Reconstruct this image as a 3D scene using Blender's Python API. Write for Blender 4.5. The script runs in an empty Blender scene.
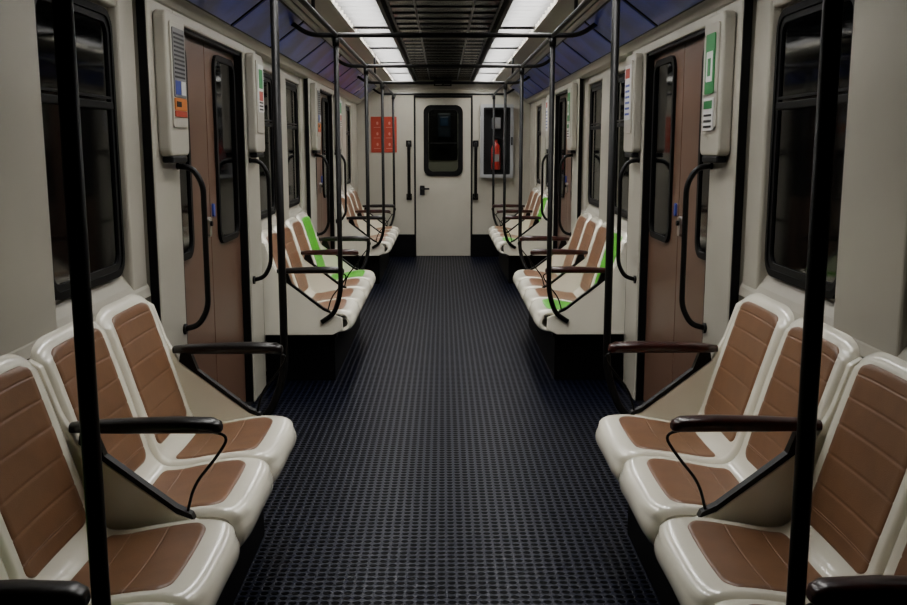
import bpy, bmesh, math
from mathutils import Vector, Matrix

# ------------------------------------------------------------------ materials
def mat(name,col,rough=0.5,metal=0.0,noise=0.0,nscale=8,bump=0.0,bscale=200,coat=0.0,emit=None,estr=0,spec=0.5):
    m=bpy.data.materials.new(name); m.use_nodes=True
    nt=m.node_tree; b=nt.nodes['Principled BSDF']
    b.inputs['Base Color'].default_value=col
    b.inputs['Roughness'].default_value=rough
    b.inputs['Metallic'].default_value=metal
    b.inputs['Coat Weight'].default_value=coat
    b.inputs['Coat Roughness'].default_value=.12
    b.inputs['Specular IOR Level'].default_value=spec
    tc=nt.nodes.new('ShaderNodeTexCoord')
    if noise>0:
        n=nt.nodes.new('ShaderNodeTexNoise'); n.inputs['Scale'].default_value=nscale; n.inputs['Detail'].default_value=6
        nt.links.new(tc.outputs['Object'],n.inputs['Vector'])
        mx=nt.nodes.new('ShaderNodeMix'); mx.data_type='RGBA'
        mx.inputs['A'].default_value=col
        mx.inputs['B'].default_value=tuple(c*(1-noise) for c in col[:3])+(1,)
        mr=nt.nodes.new('ShaderNodeMapRange'); mr.inputs['From Min'].default_value=.4; mr.inputs['From Max'].default_value=.65
        nt.links.new(n.outputs['Fac'],mr.inputs['Value'])
        nt.links.new(mr.outputs['Result'],mx.inputs['Factor'])
        nt.links.new(mx.outputs['Result'],b.inputs['Base Color'])
    if bump>0:
        n=nt.nodes.new('ShaderNodeTexNoise'); n.inputs['Scale'].default_value=bscale
        nt.links.new(tc.outputs['Object'],n.inputs['Vector'])
        bp=nt.nodes.new('ShaderNodeBump'); bp.inputs['Strength'].default_value=bump; bp.inputs['Distance'].default_value=.002
        nt.links.new(n.outputs['Fac'],bp.inputs['Height']); nt.links.new(bp.outputs['Normal'],b.inputs['Normal'])
    if emit:
        b.inputs['Emission Color'].default_value=emit; b.inputs['Emission Strength'].default_value=estr
    return m

M={}
M['shell']=mat('seat_cream_gelcoat',(.84,.80,.665,1),.2,noise=.04,nscale=5,coat=.5)
M['wall']=mat('wall_cream_panel',(.41,.388,.325,1),.32,noise=.06,nscale=3,coat=.1)
M['brown']=mat('brown_seat_vinyl',(.205,.098,.047,1),.38,noise=.14,nscale=14,bump=.2,bscale=350)
M['green']=mat('green_seat_vinyl',(.07,.42,.008,1),.45,noise=.1,nscale=14,bump=.2,bscale=350)
M['door']=mat('door_brown_laminate',(.118,.063,.041,1),.36,noise=.08,nscale=4)
M['black']=mat('black_rubber',(.0015,.0015,.0017,1),.55,spec=.15)
M['pole']=mat('black_painted_steel',(.0025,.0023,.0023,1),.42,spec=.2)
M['base']=mat('black_base_panel',(.0014,.0014,.002,1),.6,noise=.3,spec=.1)
M['glass']=mat('dark_window_glass',(.0008,.001,.0012,1),.06,spec=.10)
M['armred']=mat('armrest_dark_red',(.036,.007,.0045,1),.28,noise=.6,nscale=30,spec=.4)
M['arm']=mat('armrest_dark',(.006,.0035,.003,1),.33,spec=.35)
M['dark']=mat('dark_grey_plastic',(.007,.007,.008,1),.45,spec=.2)
M['grey']=mat('grey_plastic',(.16,.16,.16,1),.5)
M['frame']=mat('grey_painted_metal',(.32,.33,.34,1),.35,metal=.2)
M['steel']=mat('brushed_steel',(.5,.5,.5,1),.3,metal=1)
M['white']=mat('label_white',(.62,.62,.6,1),.5)
M['lgreen']=mat('label_green',(.02,.19,.05,1),.5)
M['lblue']=mat('label_blue',(.03,.05,.28,1),.5)
M['orange']=mat('label_orange',(.50,.15,.02,1),.5)
M['red']=mat('sign_red',(.36,.038,.018,1),.45)
M['pink']=mat('sign_pictogram',(.55,.25,.2,1),.5)
M['fire']=mat('extinguisher_red',(.32,.016,.012,1),.3,coat=.3)
M['ceil']=mat('ceiling_black_gloss',(.004,.004,.005,1),.2,spec=.4)
M['slat']=mat('ceiling_slat',(.010,.010,.012,1),.35,spec=.4)
M['blue']=mat('advert_blue',(.025,.05,.42,1),.3,noise=.65,nscale=3.5,coat=.2)
M['cabwall']=mat('cab_wall',(.5,.5,.42,1),.5)
M['cabblue']=mat('cab_device',(.012,.02,.035,1),.4)
M['screen']=mat('cab_screen',(.015,.04,.09,1),.3)
M['lamp']=mat('led_panel',(.9,.9,.9,1),.5,emit=(1,.98,.945,1),estr=46)
M['cablamp']=mat('cab_lamp',(.9,.9,.9,1),.5,emit=(1,.97,.85,1),estr=6)
M['clear']=bpy.data.materials.new('clear_glass'); M['clear'].use_nodes=True
_nt=M['clear'].node_tree; _nt.nodes.remove(_nt.nodes['Principled BSDF'])
_o=_nt.nodes['Material Output']; _t=_nt.nodes.new('ShaderNodeBsdfTransparent'); _g=_nt.nodes.new('ShaderNodeBsdfGlossy'); _x=_nt.nodes.new('ShaderNodeMixShader')
_t.inputs[0].default_value=(.7,.72,.7,1); _g.inputs['Roughness'].default_value=.03; _x.inputs[0].default_value=.05
_nt.links.new(_t.outputs[0],_x.inputs[1]); _nt.links.new(_g.outputs[0],_x.inputs[2]); _nt.links.new(_x.outputs[0],_o.inputs[0])

# anti-slip rubber floor
def floor_mat():
    m=bpy.data.materials.new('studded_rubber_floor'); m.use_nodes=True
    nt=m.node_tree; N=nt.nodes; L=nt.links; b=N['Principled BSDF']
    tc=N.new('ShaderNodeTexCoord')
    sc=N.new('ShaderNodeVectorMath'); sc.operation='SCALE'; sc.inputs['Scale'].default_value=1/0.033
    L.new(tc.outputs['Object'],sc.inputs[0])
    fr=N.new('ShaderNodeVectorMath'); fr.operation='FRACTION'; L.new(sc.outputs[0],fr.inputs[0])
    sb=N.new('ShaderNodeVectorMath'); sb.operation='SUBTRACT'; sb.inputs[1].default_value=(.5,.5,0); L.new(fr.outputs[0],sb.inputs[0])
    ml=N.new('ShaderNodeVectorMath'); ml.operation='MULTIPLY'; ml.inputs[1].default_value=(1,1,0); L.new(sb.outputs[0],ml.inputs[0])
    ln=N.new('ShaderNodeVectorMath'); ln.operation='LENGTH'; L.new(ml.outputs[0],ln.inputs[0])
    mr=N.new('ShaderNodeMapRange'); mr.interpolation_type='SMOOTHSTEP'
    mr.inputs['From Min'].default_value=.32; mr.inputs['From Max'].default_value=.44
    mr.inputs['To Min'].default_value=1; mr.inputs['To Max'].default_value=0
    L.new(ln.outputs['Value'],mr.inputs['Value'])
    bp=N.new('ShaderNodeBump'); bp.inputs['Strength'].default_value=.7; bp.inputs['Distance'].default_value=.003; bp.invert=True
    L.new(mr.outputs[0],bp.inputs['Height']); L.new(bp.outputs['Normal'],b.inputs['Normal'])
    b.inputs['Roughness'].default_value=.36
    b.inputs['Specular Tint'].default_value=(.75,.82,1,1)
    sp=N.new('ShaderNodeMapRange'); sp.inputs['To Min'].default_value=.13; sp.inputs['To Max'].default_value=.015
    L.new(mr.outputs[0],sp.inputs['Value']); L.new(sp.outputs[0],b.inputs['Specular IOR Level'])
    mx=N.new('ShaderNodeMix'); mx.data_type='RGBA'
    mx.inputs['A'].default_value=(.0046,.0058,.0150,1); mx.inputs['B'].default_value=(.0004,.0005,.0010,1)
    L.new(mr.outputs[0],mx.inputs['Factor']); L.new(mx.outputs['Result'],b.inputs['Base Color'])
    return m
M['floor']=floor_mat()

# ------------------------------------------------------------------ mesh builder
class MB:
    def __init__(s): s.bm=bmesh.new(); s.mats=[]
    def mi(s,k):
        if k not in s.mats: s.mats.append(k)
        return s.mats.index(k)
    def face(s,vs,k,smooth=False):
        try: f=s.bm.faces.new(vs)
        except ValueError: return None
        f.material_index=s.mi(k); f.smooth=smooth; return f
    def box(s,x0,x1,y0,y1,z0,z1,k,bev=0,seg=2):
        tmp=bmesh.new()
        bmesh.ops.create_cube(tmp,size=1)
        for v in tmp.verts:
            v.co=Vector(((x0+x1)/2+v.co.x*(x1-x0),(y0+y1)/2+v.co.y*(y1-y0),(z0+z1)/2+v.co.z*(z1-z0)))
        if bev>0: bmesh.ops.bevel(tmp,geom=tmp.edges[:],offset=bev,segments=seg,profile=.5,affect='EDGES')
        s.merge(tmp,k,False)
    def merge(s,tmp,k,smooth=False):
        mp={v:s.bm.verts.new(v.co) for v in tmp.verts}
        for f in tmp.faces: s.face([mp[v] for v in f.verts],k,smooth)
        tmp.free()
    def prism(s,pts,axis,t0,t1,k,bev=0,smooth=False):
        def P(p,t):
            return {'y':(p[0],t,p[1]),'x':(t,p[0],p[1]),'z':(p[0],p[1],t)}[axis]
        tmp=bmesh.new()
        a=[tmp.verts.new(P(p,t0)) for p in pts]; b=[tmp.verts.new(P(p,t1)) for p in pts]
        tmp.faces.new(a); tmp.faces.new(b[::-1])
        n=len(pts)
        for i in range(n): tmp.faces.new([a[i],b[i],b[(i+1)%n],a[(i+1)%n]])
        if bev>0:
            bmesh.ops.recalc_face_normals(tmp,faces=tmp.faces[:])
            bmesh.ops.bevel(tmp,geom=[e for e in tmp.edges if e.calc_face_angle(0)>.3],offset=bev,segments=3,profile=.5,affect='EDGES')
        s.merge(tmp,k,smooth)
    def ring(s,outer,inner,axis,t0,t1,k):
        def P(p,t): return {'y':(p[0],t,p[1]),'x':(t,p[0],p[1])}[axis]
        n=len(outer)
        V=[[s.bm.verts.new(P(p,t)) for p in lp] for lp in (outer,inner) for t in (t0,t1)]
        o0,o1,i0,i1=V
        for i in range(n):
            j=(i+1)%n
            s.face([o0[i],o0[j],i0[j],i0[i]],k); s.face([o1[i],i1[i],i1[j],o1[j]],k)
            s.face([o0[i],o1[i],o1[j],o0[j]],k); s.face([i0[i],i0[j],i1[j],i1[i]],k)
    def tube(s,pts,r,k,n=14,cap=True):
        pts=[Vector(p) for p in pts]
        rings=[]; prev=None
        for i,p in enumerate(pts):
            t=(pts[min(i+1,len(pts)-1)]-pts[max(i-1,0)]).normalized()
            if prev is None:
                a=Vector((1,0,0)) if abs(t.x)<.8 else Vector((0,0,1))
                u=(a-t*a.dot(t)).normalized()
            else: u=(prev-t*prev.dot(t)).normalized()
            prev=u; w=t.cross(u)
            rr=r[i] if isinstance(r,(list,tuple)) else r
            rings.append([s.bm.verts.new(p+(u*math.cos(2*math.pi*j/n)+w*math.sin(2*math.pi*j/n))*rr) for j in range(n)])
        for A,B in zip(rings,rings[1:]):
            for j in range(n): s.face([A[j],A[(j+1)%n],B[(j+1)%n],B[j]],k,True)
        if cap: s.face(rings[0][::-1],k); s.face(rings[-1],k)
    def grid(s,rows,k,smooth=True):
        V=[[s.bm.verts.new(p) for p in r] for r in rows]
        for A,B in zip(V,V[1:]):
            for i in range(len(A)-1): s.face([A[i],A[i+1],B[i+1],B[i]],k,smooth)
        return V
    def mesh(s,name):
        bmesh.ops.recalc_face_normals(s.bm,faces=s.bm.faces[:])
        me=bpy.data.meshes.new(name); s.bm.to_mesh(me); s.bm.free()
        for k in s.mats: me.materials.append(M[k])
        return me
    def obj(s,name,sx=1,parent=None):
        if sx!=1:
            for v in s.bm.verts: v.co.x*=sx
        c=sum((v.co for v in s.bm.verts),Vector())/max(1,len(s.bm.verts))
        for v in s.bm.verts: v.co-=c
        o=bpy.data.objects.new(name,s.mesh(name)); o.location=c
        bpy.context.collection.objects.link(o)
        if parent: o.parent=parent
        return o

def fillet(pts,r,n=8):
    pts=[Vector(p) for p in pts]; out=[pts[0]]
    for a,b,c in zip(pts,pts[1:],pts[2:]):
        d1=(a-b); d2=(c-b); rr=min(r,d1.length*.49,d2.length*.49)
        p=b+d1.normalized()*rr; q=b+d2.normalized()*rr
        for i in range(n+1):
            t=i/n; out.append(p*(1-t)**2+b*2*t*(1-t)+q*t*t)
    out.append(pts[-1]); return out
def rrect(cx,cz,hw,hh,r,n=6):
    o=[]
    for sx,sz,a0 in ((1,1,0),(-1,1,90),(-1,-1,180),(1,-1,270)):
        for i in range(n+1):
            a=math.radians(a0+90*i/n)
            o.append((cx+sx*(hw-r)+r*math.cos(a),cz+sz*(hh-r)+r*math.sin(a)))
    return o

P=4.05
BAYS=[2.415+P*k for k in range(3)]
DOORS=[4.44+P*k for k in range(-1,2)]
YB,YE=-1.6,12.04

# ------------------------------------------------------------------ seats
CP=[(.66,.31),(.58,.322),(.538,.352),(.532,.395),(.56,.428),(.64,.434),(.74,.420),(.83,.405),(.885,.410),(.922,.448),(.945,.52),(.980,.635),(1.014,.75),(1.042,.842),(1.064,.885),(1.095,.898),(1.115,.885)]
def prof(t):
    t=max(0,min(len(CP)-1-1e-6,t)); i=int(t); f=t-i
    p=[CP[max(0,min(len(CP)-1,j))] for j in (i-1,i,i+1,i+2)]
    return tuple(.5*((2*p[1][c])+(-p[0][c]+p[2][c])*f+(2*p[0][c]-5*p[1][c]+4*p[2][c]-p[3][c])*f*f+(-p[0][c]+3*p[1][c]-3*p[2][c]+p[3][c])*f**3) for c in (0,1))
W=.2265
def surf(t,u,off=0):
    a,z=prof(t); a2,z2=prof(t+.02); a1,z1=prof(t-.02)
    dx,dz=a2-a1,z2-z1; l=math.hypot(dx,dz) or 1
    nx,nz=-dz/l,dx/l
    au=abs(u)
    h=.014*au**2.2
    if au>.9: h-=.020*((au-.9)/.1)**2
    if t>13.3 or t<3.6: h*=.5
    lip=max(0,1-abs(t-3.2)/3.0); top=max(0,1-abs(t-14.5)/3.0)
    a+=.036*lip*au**5; z-=.035*top*au**5
    z+= -0.006*lip*au**3
    return (-(a+nx*(h+off)-.8), u*W, z+nz*(h+off))
def seat_mesh(name,col):
    m=MB()
    us=[-1,-.985,-.96,-.93,-.9,-.85,-.78,-.68,-.55,-.4,-.2,0]; us=us+[-x for x in us[:-1]][::-1]
    ts=[i/5 for i in range(0,16*5+1)]
    m.grid([[surf(t,u) for u in us] for t in ts],'shell')
    for e in (-1,1):
        m.grid([[surf(t,e),surf(t,e*.97,-.022)] for t in ts],'shell')
    def insert(t0,t1,hw0,hw1,grooves,r,k):
        rows=[]
        qs=set([-1,-.995,-.98,-.95,-.9,-.85,-.8,.8,.85,.9,.95,.98,.995,1]+[i/10-.8 for i in range(17)])
        for g in grooves:
            for d in (-.034,-.02,-.01,0,.01,.02,.034): qs.add(g+d)
        ps=[-1,-.985,-.95,-.85,-.6,-.3,0,.3,.6,.85,.95,.985,1]
        for q in sorted(qs):
            t=t0+(t1-t0)*(q+1)/2
            hw=hw0+(hw1-hw0)*(q+1)/2
            rr=r; x=(abs(q)-(1-rr))/rr
            if x>0: hw-= .24*(1-math.sqrt(max(0,1-x*x)))
            row=[]
            eq=max(0,(abs(q)-.96)/.04)
            for p in ps:
                ep=max(0,(abs(p)-.95)/.05)
                off=.0035-.0055*max(ep,eq)**2
                for g in grooves: off-=.0016*math.exp(-((q-g)/.012)**2)
                row.append(surf(t,p*hw,off))
            rows.append(row)
        m.grid(rows,k)
    insert(4.65,7.75,.85,.80,[-.33,.33],.24,col)
    insert(9.0,13.5,.79,.80,[-.72,-.43,-.14,.15,.44,.73],.2,col)
    return m.mesh(name)
SM={'brown':seat_mesh('train_seat_brown','brown'),'green':seat_mesh('train_seat_green','green')}
greens={(-1,0,0),(-1,1,3),(1,1,0),(1,2,0)}
def panel_pts(): return [(1.072,.30),(.66,.30),(.60,.33),(.60,.40),(.665,.425),(.71,.445),(.955,.635),(1.0,.72),(1.04,.84),(1.072,.86)]
def armrest(s,y,k):
    m=MB()
    pts=[(.585,y,.676),(.59,y,.678),(.61,y,.682),(.70,y,.684),(.82,y,.682),(.93,y,.680),(.975,y,.678)]
    n=16; rings=[]
    for i,(x,yy,z) in enumerate(pts):
        hw=[.012,.022,.029,.031,.029,.026,.018][i]; hh=[.008,.014,.019,.020,.019,.016,.013][i]
        rings.append([m.bm.verts.new((x,yy+hw*math.copysign(abs(math.cos(a))**.7,math.cos(a)),z+hh*math.copysign(abs(math.sin(a))**.7,math.sin(a)))) for a in [2*math.pi*j/n for j in range(n)]])
    for A,B in zip(rings,rings[1:]):
        for j in range(n): m.face([A[j],A[(j+1)%n],B[(j+1)%n],B[j]],k,True)
    m.face(rings[0],k); m.face(rings[-1],k)
    m.prism([(.665,.428),(.672,.444),(.712,.464),(.89,.604),(.912,.665),(.95,.665),(.955,.637),(.71,.446)],'y',y-.0135,y+.0135,'pole')
    m.tube(fillet([(.63,y,.668),(.565,y,.655),(.60,y,.60),(.665,y,.52),(.685,y,.445)],.05,6),.0042,'pole',8)
    return m.obj('armrest',s)
def divider(s,y,w=.02):
    m=MB(); m.prism(panel_pts(),'y',y-w/2,y+w/2,'shell',.005)
    return m.obj('seat_divider_panel',s)
ARMDY=(-.972,-.026,.925)
for s in (-1,1):
    for b,c in enumerate(BAYS):
        for i,dy in enumerate((-.731,-.277,.217,.683)):
            o=bpy.data.objects.new('train_seat',SM['green' if (s,b,i) in greens else 'brown'])
            o.location=(s*.8,c+dy,0); o.rotation_euler=(0,0,0 if s<0 else math.pi)
            bpy.context.collection.objects.link(o)
        for j,dy in enumerate(ARMDY):
            divider(s,c+dy,.026)
            armrest(s,c+dy,'armred' if (s>0 or (b>0 and j==1)) else 'arm')
        m=MB()
        m.box(.66,1.07,c-.88,c+.86,0,.31,'base',.004)
        m.box(.645,.665,c-.90,c+.88,.27,.30,'dark',.003)
        m.obj('seat_base',s)

# ------------------------------------------------------------------ poles & rails
def poles(s):
    for b,c in enumerate(BAYS):
        for e in (-1,1):
            ye=c+(ARMDY[0] if e<0 else ARMDY[2])
            yp=c+e*1.043; xp=.60; top=1.985 if b else 2.2
            if b==0 and e<0: yp=1.42; xp=.555
            m=MB()
            path=[(xp,yp,top),(xp,yp,.56),(xp+.045,(ye*.6+yp*.4),.43),(xp+.12,ye+e*.022,.38)]
            m.tube(fillet(path,.12,8),.0145,'pole',16)
            m.tube([(xp,yp,1.94),(xp,yp,1.985)],.019,'pole',16)
            m.obj('grab_pole',s)
for s in (-1,1): poles(s)
def rails():
    m=MB()
    for s in (-1,1):
        m.tube([(s*.60,YB+.05,2.0),(s*.60,YE-.02,2.0)],.0125,'pole',14)
        for y in (4.5,8.5,0.4):
            m.tube([(s*.6,y,2.0),(s*.6,y,2.2)],.009,'pole',10)
    for b,c in enumerate(BAYS):
        for e in (-1,1):
            y=c+e*1.043
            if b==0 and e<0: continue
            m.tube(fillet([(-.85,y,2.07),(-.75,y,2.0),(.75,y,2.0),(.85,y,2.07)],.08,6),.0135,'pole',14)
    return m.obj('handrail')
rails()

# ------------------------------------------------------------------ shell
m=MB(); m.box(-1.2,1.2,YB,13.6,-.06,0,'floor'); f=m.mesh('floor'); o=bpy.data.objects.new('floor',f); bpy.context.collection.objects.link(o)
for s,nm in ((-1,'wall_left'),(1,'wall_right')):
    m=MB()
    m.box(1.12,1.2,YB,YE,0,1.95,'wall')
    for c in BAYS+[BAYS[0]-P]:
        y0,y1=max(YB,c-1.02),c+1.02
        m.prism([(1.12,.86),(1.075,.86),(1.080,.89),(1.092,.915),(1.12,.955)],'y',y0,y1,'wall')
        m.box(1.082,1.125,max(YB,c-.20),c+.20,.88,1.93,'wall',.016,4)
        for e in (-1,1):
            a,b=sorted((c+e*.855,c+e*1.02))
            if b>YB: m.box(1.085,1.125,max(a,YB),b,.88,1.93,'wall',.012,4)
        m.box(1.09,1.125,y0,y1,1.85,1.95,'wall',.010,3)
    m.box(1.08,1.125,11.48,YE,0,1.95,'wall',.01)
    m.obj(nm,s)
    for d in DOORS:
        m=MB()
        for e in (-1,1):
            a,b=sorted((d+e*.65,d+e*.99))
            m.box(1.045,1.12,a,b,0,1.95,'wall',.014,4)
            yy=d+e*.993
            m.box(1.048,1.078,yy-.005,yy+.005,0,1.93,'black')
            yy=d+e*.648
            m.box(1.052,1.12,min(yy,yy-e*.022),max(yy,yy-e*.022),0,1.88,'black',.003)
        m.box(1.045,1.12,d-.66,d+.66,1.87,1.95,'wall',.008)
        m.box(1.06,1.115,d-.64,d+.64,1.855,1.872,'black')
        m.obj('trim_door',s)
        m=MB()
        m.box(1.092,1.118,d-.628,d-.004,.014,1.857,'door',.003)
        m.box(1.092,1.118,d+.004,d+.628,.014,1.857,'door',.003)
        m.box(1.096,1.118,d-.006,d+.006,.014,1.857,'black')
        for cy,hw in ((d+.355,.195),(d-.47,.09)):
            o1=rrect(cy,1.375,hw+.028,.448,.08); i1=rrect(cy,1.375,hw,.42,.055)
            m.ring(o1,i1,'x',1.078,1.098,'black')
            m.prism(i1,'x',1.086,1.094,'glass')
        m.prism(rrect(d-.06,1.03,.022,.045,.015),'x',1.078,1.094,'steel')
        m.tube([(1.078,d-.06,1.045),(1.068,d-.06,1.045)],.012,'black',12)
        m.prism(rrect(d+.045,1.10,.014,.03,.01),'x',1.082,1.094,'lblue')
        m.box(1.055,1.118,d-.63,d+.63,0.0,.012,'dark')
        m.obj('door_1',s)
        for e in (-1,1):
            m=MB()
            yc=d+e*.80
            m.prism(rrect(yc,1.62,.13,.26,.03),'x',.998,1.044,'wall',.01)
            m.prism(rrect(yc,1.655,.095,.19,.015),'x',.992,.999,'wall',.002)
            m.box(1.0,1.04,yc-.10,yc+.10,1.335,1.36,'dark',.006)
            if s<0:
                m.prism(rrect(yc,1.70,.078,.125,.008),'x',.988,.993,'grey' if e<0 else 'white')
                if e<0:
                    for q in range(11): m.box(.9865,.989,yc-.066,yc+.066,1.645+q*.0155,1.652+q*.0155,'dark')
                    m.box(.9865,.989,yc-.066,yc+.0,1.585,1.635,'lblue'); m.box(.9865,.989,yc+.01,yc+.066,1.585,1.635,'white')
                    m.prism(rrect(yc,1.55,.078,.022,.004),'x',.988,.993,'orange')
                    m.box(.9865,.989,yc-.06,yc+.0,1.54,1.56,'dark')
                    m.prism(rrect(yc,1.515,.078,.011,.002),'x',.988,.993,'red')
                else:
                    m.prism(rrect(yc,1.75,.05,.05,.008),'x',.9865,.989,'lgreen')
                    m.prism(rrect(yc,1.66,.05,.025,.005),'x',.9865,.989,'red')
                    for q in range(3): m.box(.9865,.989,yc-.05,yc+.05,1.585+q*.018,1.594+q*.018,'dark')
            elif e<0:
                m.prism(rrect(yc,1.70,.060,.11,.01),'x',.988,.993,'lgreen')
                m.prism(rrect(yc,1.69,.040,.055,.005),'x',.9865,.989,'white')
                m.box(.9855,.9868,yc-.02,yc+.02,1.655,1.72,'lgreen')
                m.prism(rrect(yc,1.515,.065,.06,.006),'x',.988,.993,'white')
                m.box(.9865,.989,yc-.055,yc+.055,1.535,1.565,'lgreen')
                for q in range(3): m.box(.9865,.989,yc-.05,yc+.05,1.465+q*.021,1.473+q*.021,'dark')
            else:
                m.prism(rrect(yc,1.68,.078,.145,.008),'x',.988,.993,'white')
                m.prism(rrect(yc,1.78,.055,.025,.01),'x',.9865,.989,'red')
                for q in range(6): m.box(.9865,.989,yc-.055,yc+.055,1.56+q*.03,1.572+q*.03,'lblue')
            m.obj('emergency_call_box',s)
            m=MB(); yh=d+e*.70
            m.tube(fillet([(1.044,yh,1.32),(.985,yh,1.315),(.945,yh,1.25),(.945,yh,.76),(.985,yh,.69),(1.044,yh,.675)],.06,6),.0115,'pole',12)
            m.tube([(1.044,yh,.675),(1.034,yh,.675)],.022,'pole',12)
            m.tube([(1.044,yh,1.32),(1.034,yh,1.32)],.014,'pole',12)
            m.obj('door_grab_handle',s)
    wi=1
    for c in BAYS+[BAYS[0]-P]:
        for e in (-1,1):
            cy=c+e*.525
            m=MB()
            o1=rrect(cy,1.40,.312,.438,.07); i1=rrect(cy,1.40,.294,.415,.05)
            m.ring(o1,i1,'x',1.100,1.1195,'black')
            i2=rrect(cy,1.40,.276,.395,.04)
            m.ring(i1,i2,'x',1.106,1.1195,'dark')
            m.prism(i1,'x',1.113,1.1195,'glass')
            m.box(1.102,1.118,cy-.29,cy+.29,1.515,1.54,'black',.003)
            m.box(1.105,1.118,cy-.29,cy+.29,1.55,1.558,'dark')
            m.obj('window_%d'%wi,s); wi+=1
    m=MB()
    m.prism([(1.2,1.95),(1.2,2.24),(.80,2.15),(.782,2.125),(.79,2.11),(1.01,1.945),(1.035,1.915),(1.06,1.905),(1.125,1.905),(1.125,1.95)],'y',YB,YE,'wall')
    m.prism([(.80,2.15),(.8,2.24),(.613,2.24),(.613,2.185),(.63,2.19),(.775,2.128)],'y',YB,YE,'wall')
    m.obj('trim_cornice_left' if s<0 else 'trim_cornice_right',s)
    y=YB+.1
    nx,nz=-.6,-.8
    while y<YE-1.1:
        m=MB()
        for (a0,a1,off0,off1,y0,y1,k) in ((.05,.95,-.0,.010,y,y+.98,'dark'),(.08,.92,.009,.013,y+.015,y+.965,'blue')):
            def pt(f,o): return (1.01+(.79-1.01)*f+nx*o, 1.945+(2.11-1.945)*f+nz*o)
            m.prism([pt(a0,off0),pt(a0,off1),pt(a1,off1),pt(a1,off0)],'y',y0,y1,k)
        m.obj('advert_panel',s)
        y+=1.0125
# ceiling
m=MB()
m.box(-1.2,1.2,YB,YE,2.24,2.3,'ceil')
m.box(-.335,.335,YB,YE,2.205,2.24,'ceil')
m.obj('ceiling')
m=MB()
y=YB+.1
while y<YE:
    m.box(-.338,.338,y,y+.012,2.197,2.205,'slat'); y+=.27
for x in (-.325,-.17,.17,.325): m.box(x-.006,x+.006,YB,YE,2.194,2.205,'slat')
m.obj('trim_ceiling_grid')
for s in (-1,1):
    m=MB()
    m.box(.340,.362,YB,YE,2.150,2.24,'dark'); m.box(.598,.612,YB,YE,2.150,2.24,'wall')
    m.box(.362,.598,YB,YE,2.222,2.24,'grey')
    y=YB+.15; i=0
    while y<YE-.2:
        lit=(i%9<8) and (y>2.4)
        m.box(.385,.578,y,y+.060,2.205,2.215,'lamp' if lit else 'grey')
        m.box(.362,.598,y+.100,y+.106,2.170,2.222,'grey')
        y+=.15; i+=1
    m.obj('ceiling_light_strip',s)

# ------------------------------------------------------------------ end wall
m=MB()
y0,y1=YE,YE+.05
m.box(-1.2,-.355,y0,y1,.28,2.24,'wall'); m.box(.345,1.2,y0,y1,.28,2.24,'wall')
m.box(-.355,.345,y0,y1,2.0,2.24,'wall')
m.box(-1.2,-.355,y0-.02,y1,0,.285,'base',.003); m.box(.345,1.2,y0-.02,y1,0,.285,'base',.003)
m.box(-1.1,1.1,y0-.012,y0,2.08,2.10,'wall',.003)
m.obj('wall_end')
m=MB()
m.box(-.372,-.350,y0-.012,y1,0,2.01,'dark',.003); m.box(.340,.362,y0-.012,y1,0,2.01,'dark',.003); m.box(-.372,.362,y0-.012,y1,1.985,2.01,'dark',.003)
m.obj('trim_end_door')
m=MB(); cx=-.005
dy0,dy1=y0+.005,y0+.04
ip=rrect(cx,1.455,.205,.40,.07)
m.ring(rrect(cx,1.455,.344,.528,.002),ip,'y',dy0,dy1,'wall')
m.box(cx-.344,cx+.344,dy0,dy1,.01,.928,'wall')
m.ring(rrect(cx,1.455,.245,.438,.09),rrect(cx,1.455,.185,.38,.06),'y',y0-.012,y0+.015,'black')
m.prism(rrect(cx,1.455,.2,.395,.06),'y',y0+.015,y0+.02,'clear')
m.box(cx-.2,cx+.2,y0+.0,y0+.012,1.42,1.435,'black')
m.box(-.30,-.24,y0-.008,y0+.006,.78,.90,'dark',.004)
m.tube(fillet([(-.27,y0,.86),(-.27,y0-.05,.86),(-.18,y0-.05,.86)],.02,4),.012,'pole',10)
m.obj('door_2')
for x in (-.435,.40):
    m=MB(); yw=y0-.001
    m.tube(fillet([(x,yw,1.42),(x,y0-.07,1.42),(x,y0-.07,.76),(x,yw,.76)],.03,5),.02,'pole',12)
    for z in (1.42,.76): m.box(x-.035,x+.035,y0-.03,yw,z-.04,z+.04,'pole',.008)
    m.obj('end_grab_bar')
m=MB()
m.box(-.905,-.585,y0-.008,y0,1.31,1.75,'red',.002)
for r in range(3):
    for c in range(2):
        m.box(-.87+c*.15,-.79+c*.15,y0-.011,y0-.007,1.357+r*.13,1.363+r*.13,'pink')
        m.prism(rrect(-.825+c*.15,1.41+r*.13,.012,.018,.011),'y',y0-.011,y0-.007,'pink')
m.obj('safety_sign')
m=MB()
cx=.66
m.ring(rrect(cx,1.45,.205,.45,.02),rrect(cx,1.45,.165,.41,.015),'y',y0-.10,y0,'frame')
m.ring(rrect(cx,1.45,.166,.411,.015),rrect(cx,1.45,.14,.385,.01),'y',y0-.095,y0-.085,'dark')
m.box(cx-.165,cx+.165,y0-.006,y0-.001,1.04,1.86,'dark')
m.box(cx+.175,cx+.195,y0-.115,y0-.10,1.40,1.50,'black')
m.box(cx-.06,cx+.05,y0-.05,y0-.006,1.60,1.74,'grey',.01)
m.obj('extinguisher_cabinet')
m=MB()
zz=[1.10,1.105,1.13,1.35,1.40,1.43,1.47]; rr=[.045,.055,.057,.057,.045,.02,.018]
m.tube([(cx-.01,y0-.070,z) for z in zz],rr,'fire',20)
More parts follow.
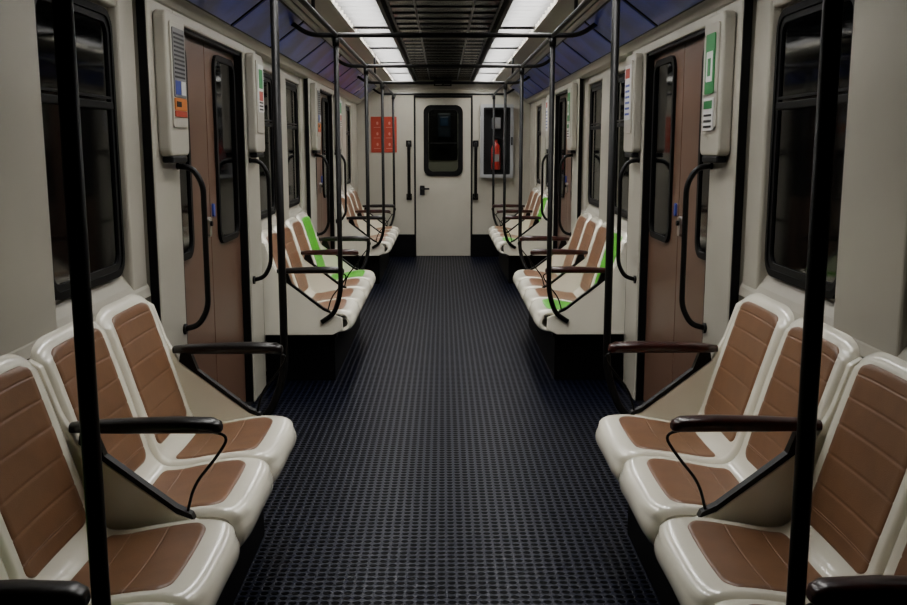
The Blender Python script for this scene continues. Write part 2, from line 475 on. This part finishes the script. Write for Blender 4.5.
m.box(cx-.035,cx+.03,y0-.10,y0-.045,1.47,1.50,'black',.006)
m.tube(fillet([(cx+.01,y0-.07,1.485),(cx+.085,y0-.07,1.46),(cx+.08,y0-.07,1.22)],.03,5),.008,'black',8)
m.box(cx-.045,cx+.03,y0-.129,y0-.126,1.20,1.29,'grey')
m.obj('fire_extinguisher')
m=MB(); m.box(-.12,.10,y0-.05,y0,2.12,2.19,'dark',.006); m.box(-.10,-.02,y0-.053,y0-.049,2.135,2.175,'white'); m.box(0,.08,y0-.053,y0-.049,2.135,2.175,'grey')
m.obj('end_display_sign')
# driver cab
m=MB()
m.box(-1.2,1.2,13.5,13.6,0,2.3,'cabwall'); m.box(-1.2,-1.15,YE+.05,13.5,0,2.3,'cabwall'); m.box(1.15,1.2,YE+.05,13.5,0,2.3,'cabwall')
m.box(-1.2,1.2,YE+.05,13.6,2.3,2.34,'cabwall')
m.prism(rrect(-.005,1.55,.20,.36,.03),'y',13.485,13.499,'dark')
m.obj('wall_cab')
m=MB(); m.box(-.08,.10,13.38,13.48,1.50,1.84,'cabblue',.02); m.box(-.05,.07,13.36,13.39,1.66,1.79,'screen',.01); m.box(-.06,.06,13.42,13.48,1.36,1.50,'dark',.01); m.obj('cab_monitor')
m=MB(); m.box(-.3,.3,12.5,12.9,2.27,2.3,'cablamp'); m.obj('cab_ceiling_lamp')
m=MB(); m.box(-1.2,1.2,YB-.06,YB,0,2.3,'wall'); m.prism(rrect(0,1.4,.3,.4,.06),'y',YB-.001,YB+.01,'glass'); m.obj('wall_rear')

# ------------------------------------------------------------------ camera, world
cam=bpy.data.cameras.new('camera'); co=bpy.data.objects.new('camera',cam); bpy.context.collection.objects.link(co)
cam.sensor_width=36; cam.lens=36*950/907; cam.clip_start=.05
co.location=(-.01,0,1.4); co.rotation_euler=(math.radians(90-9.4),0,math.radians(-.633))
bpy.context.scene.camera=co
w=bpy.data.worlds.new('world'); bpy.context.scene.world=w; w.use_nodes=True
w.node_tree.nodes['Background'].inputs[0].default_value=(.01,.01,.012,1)
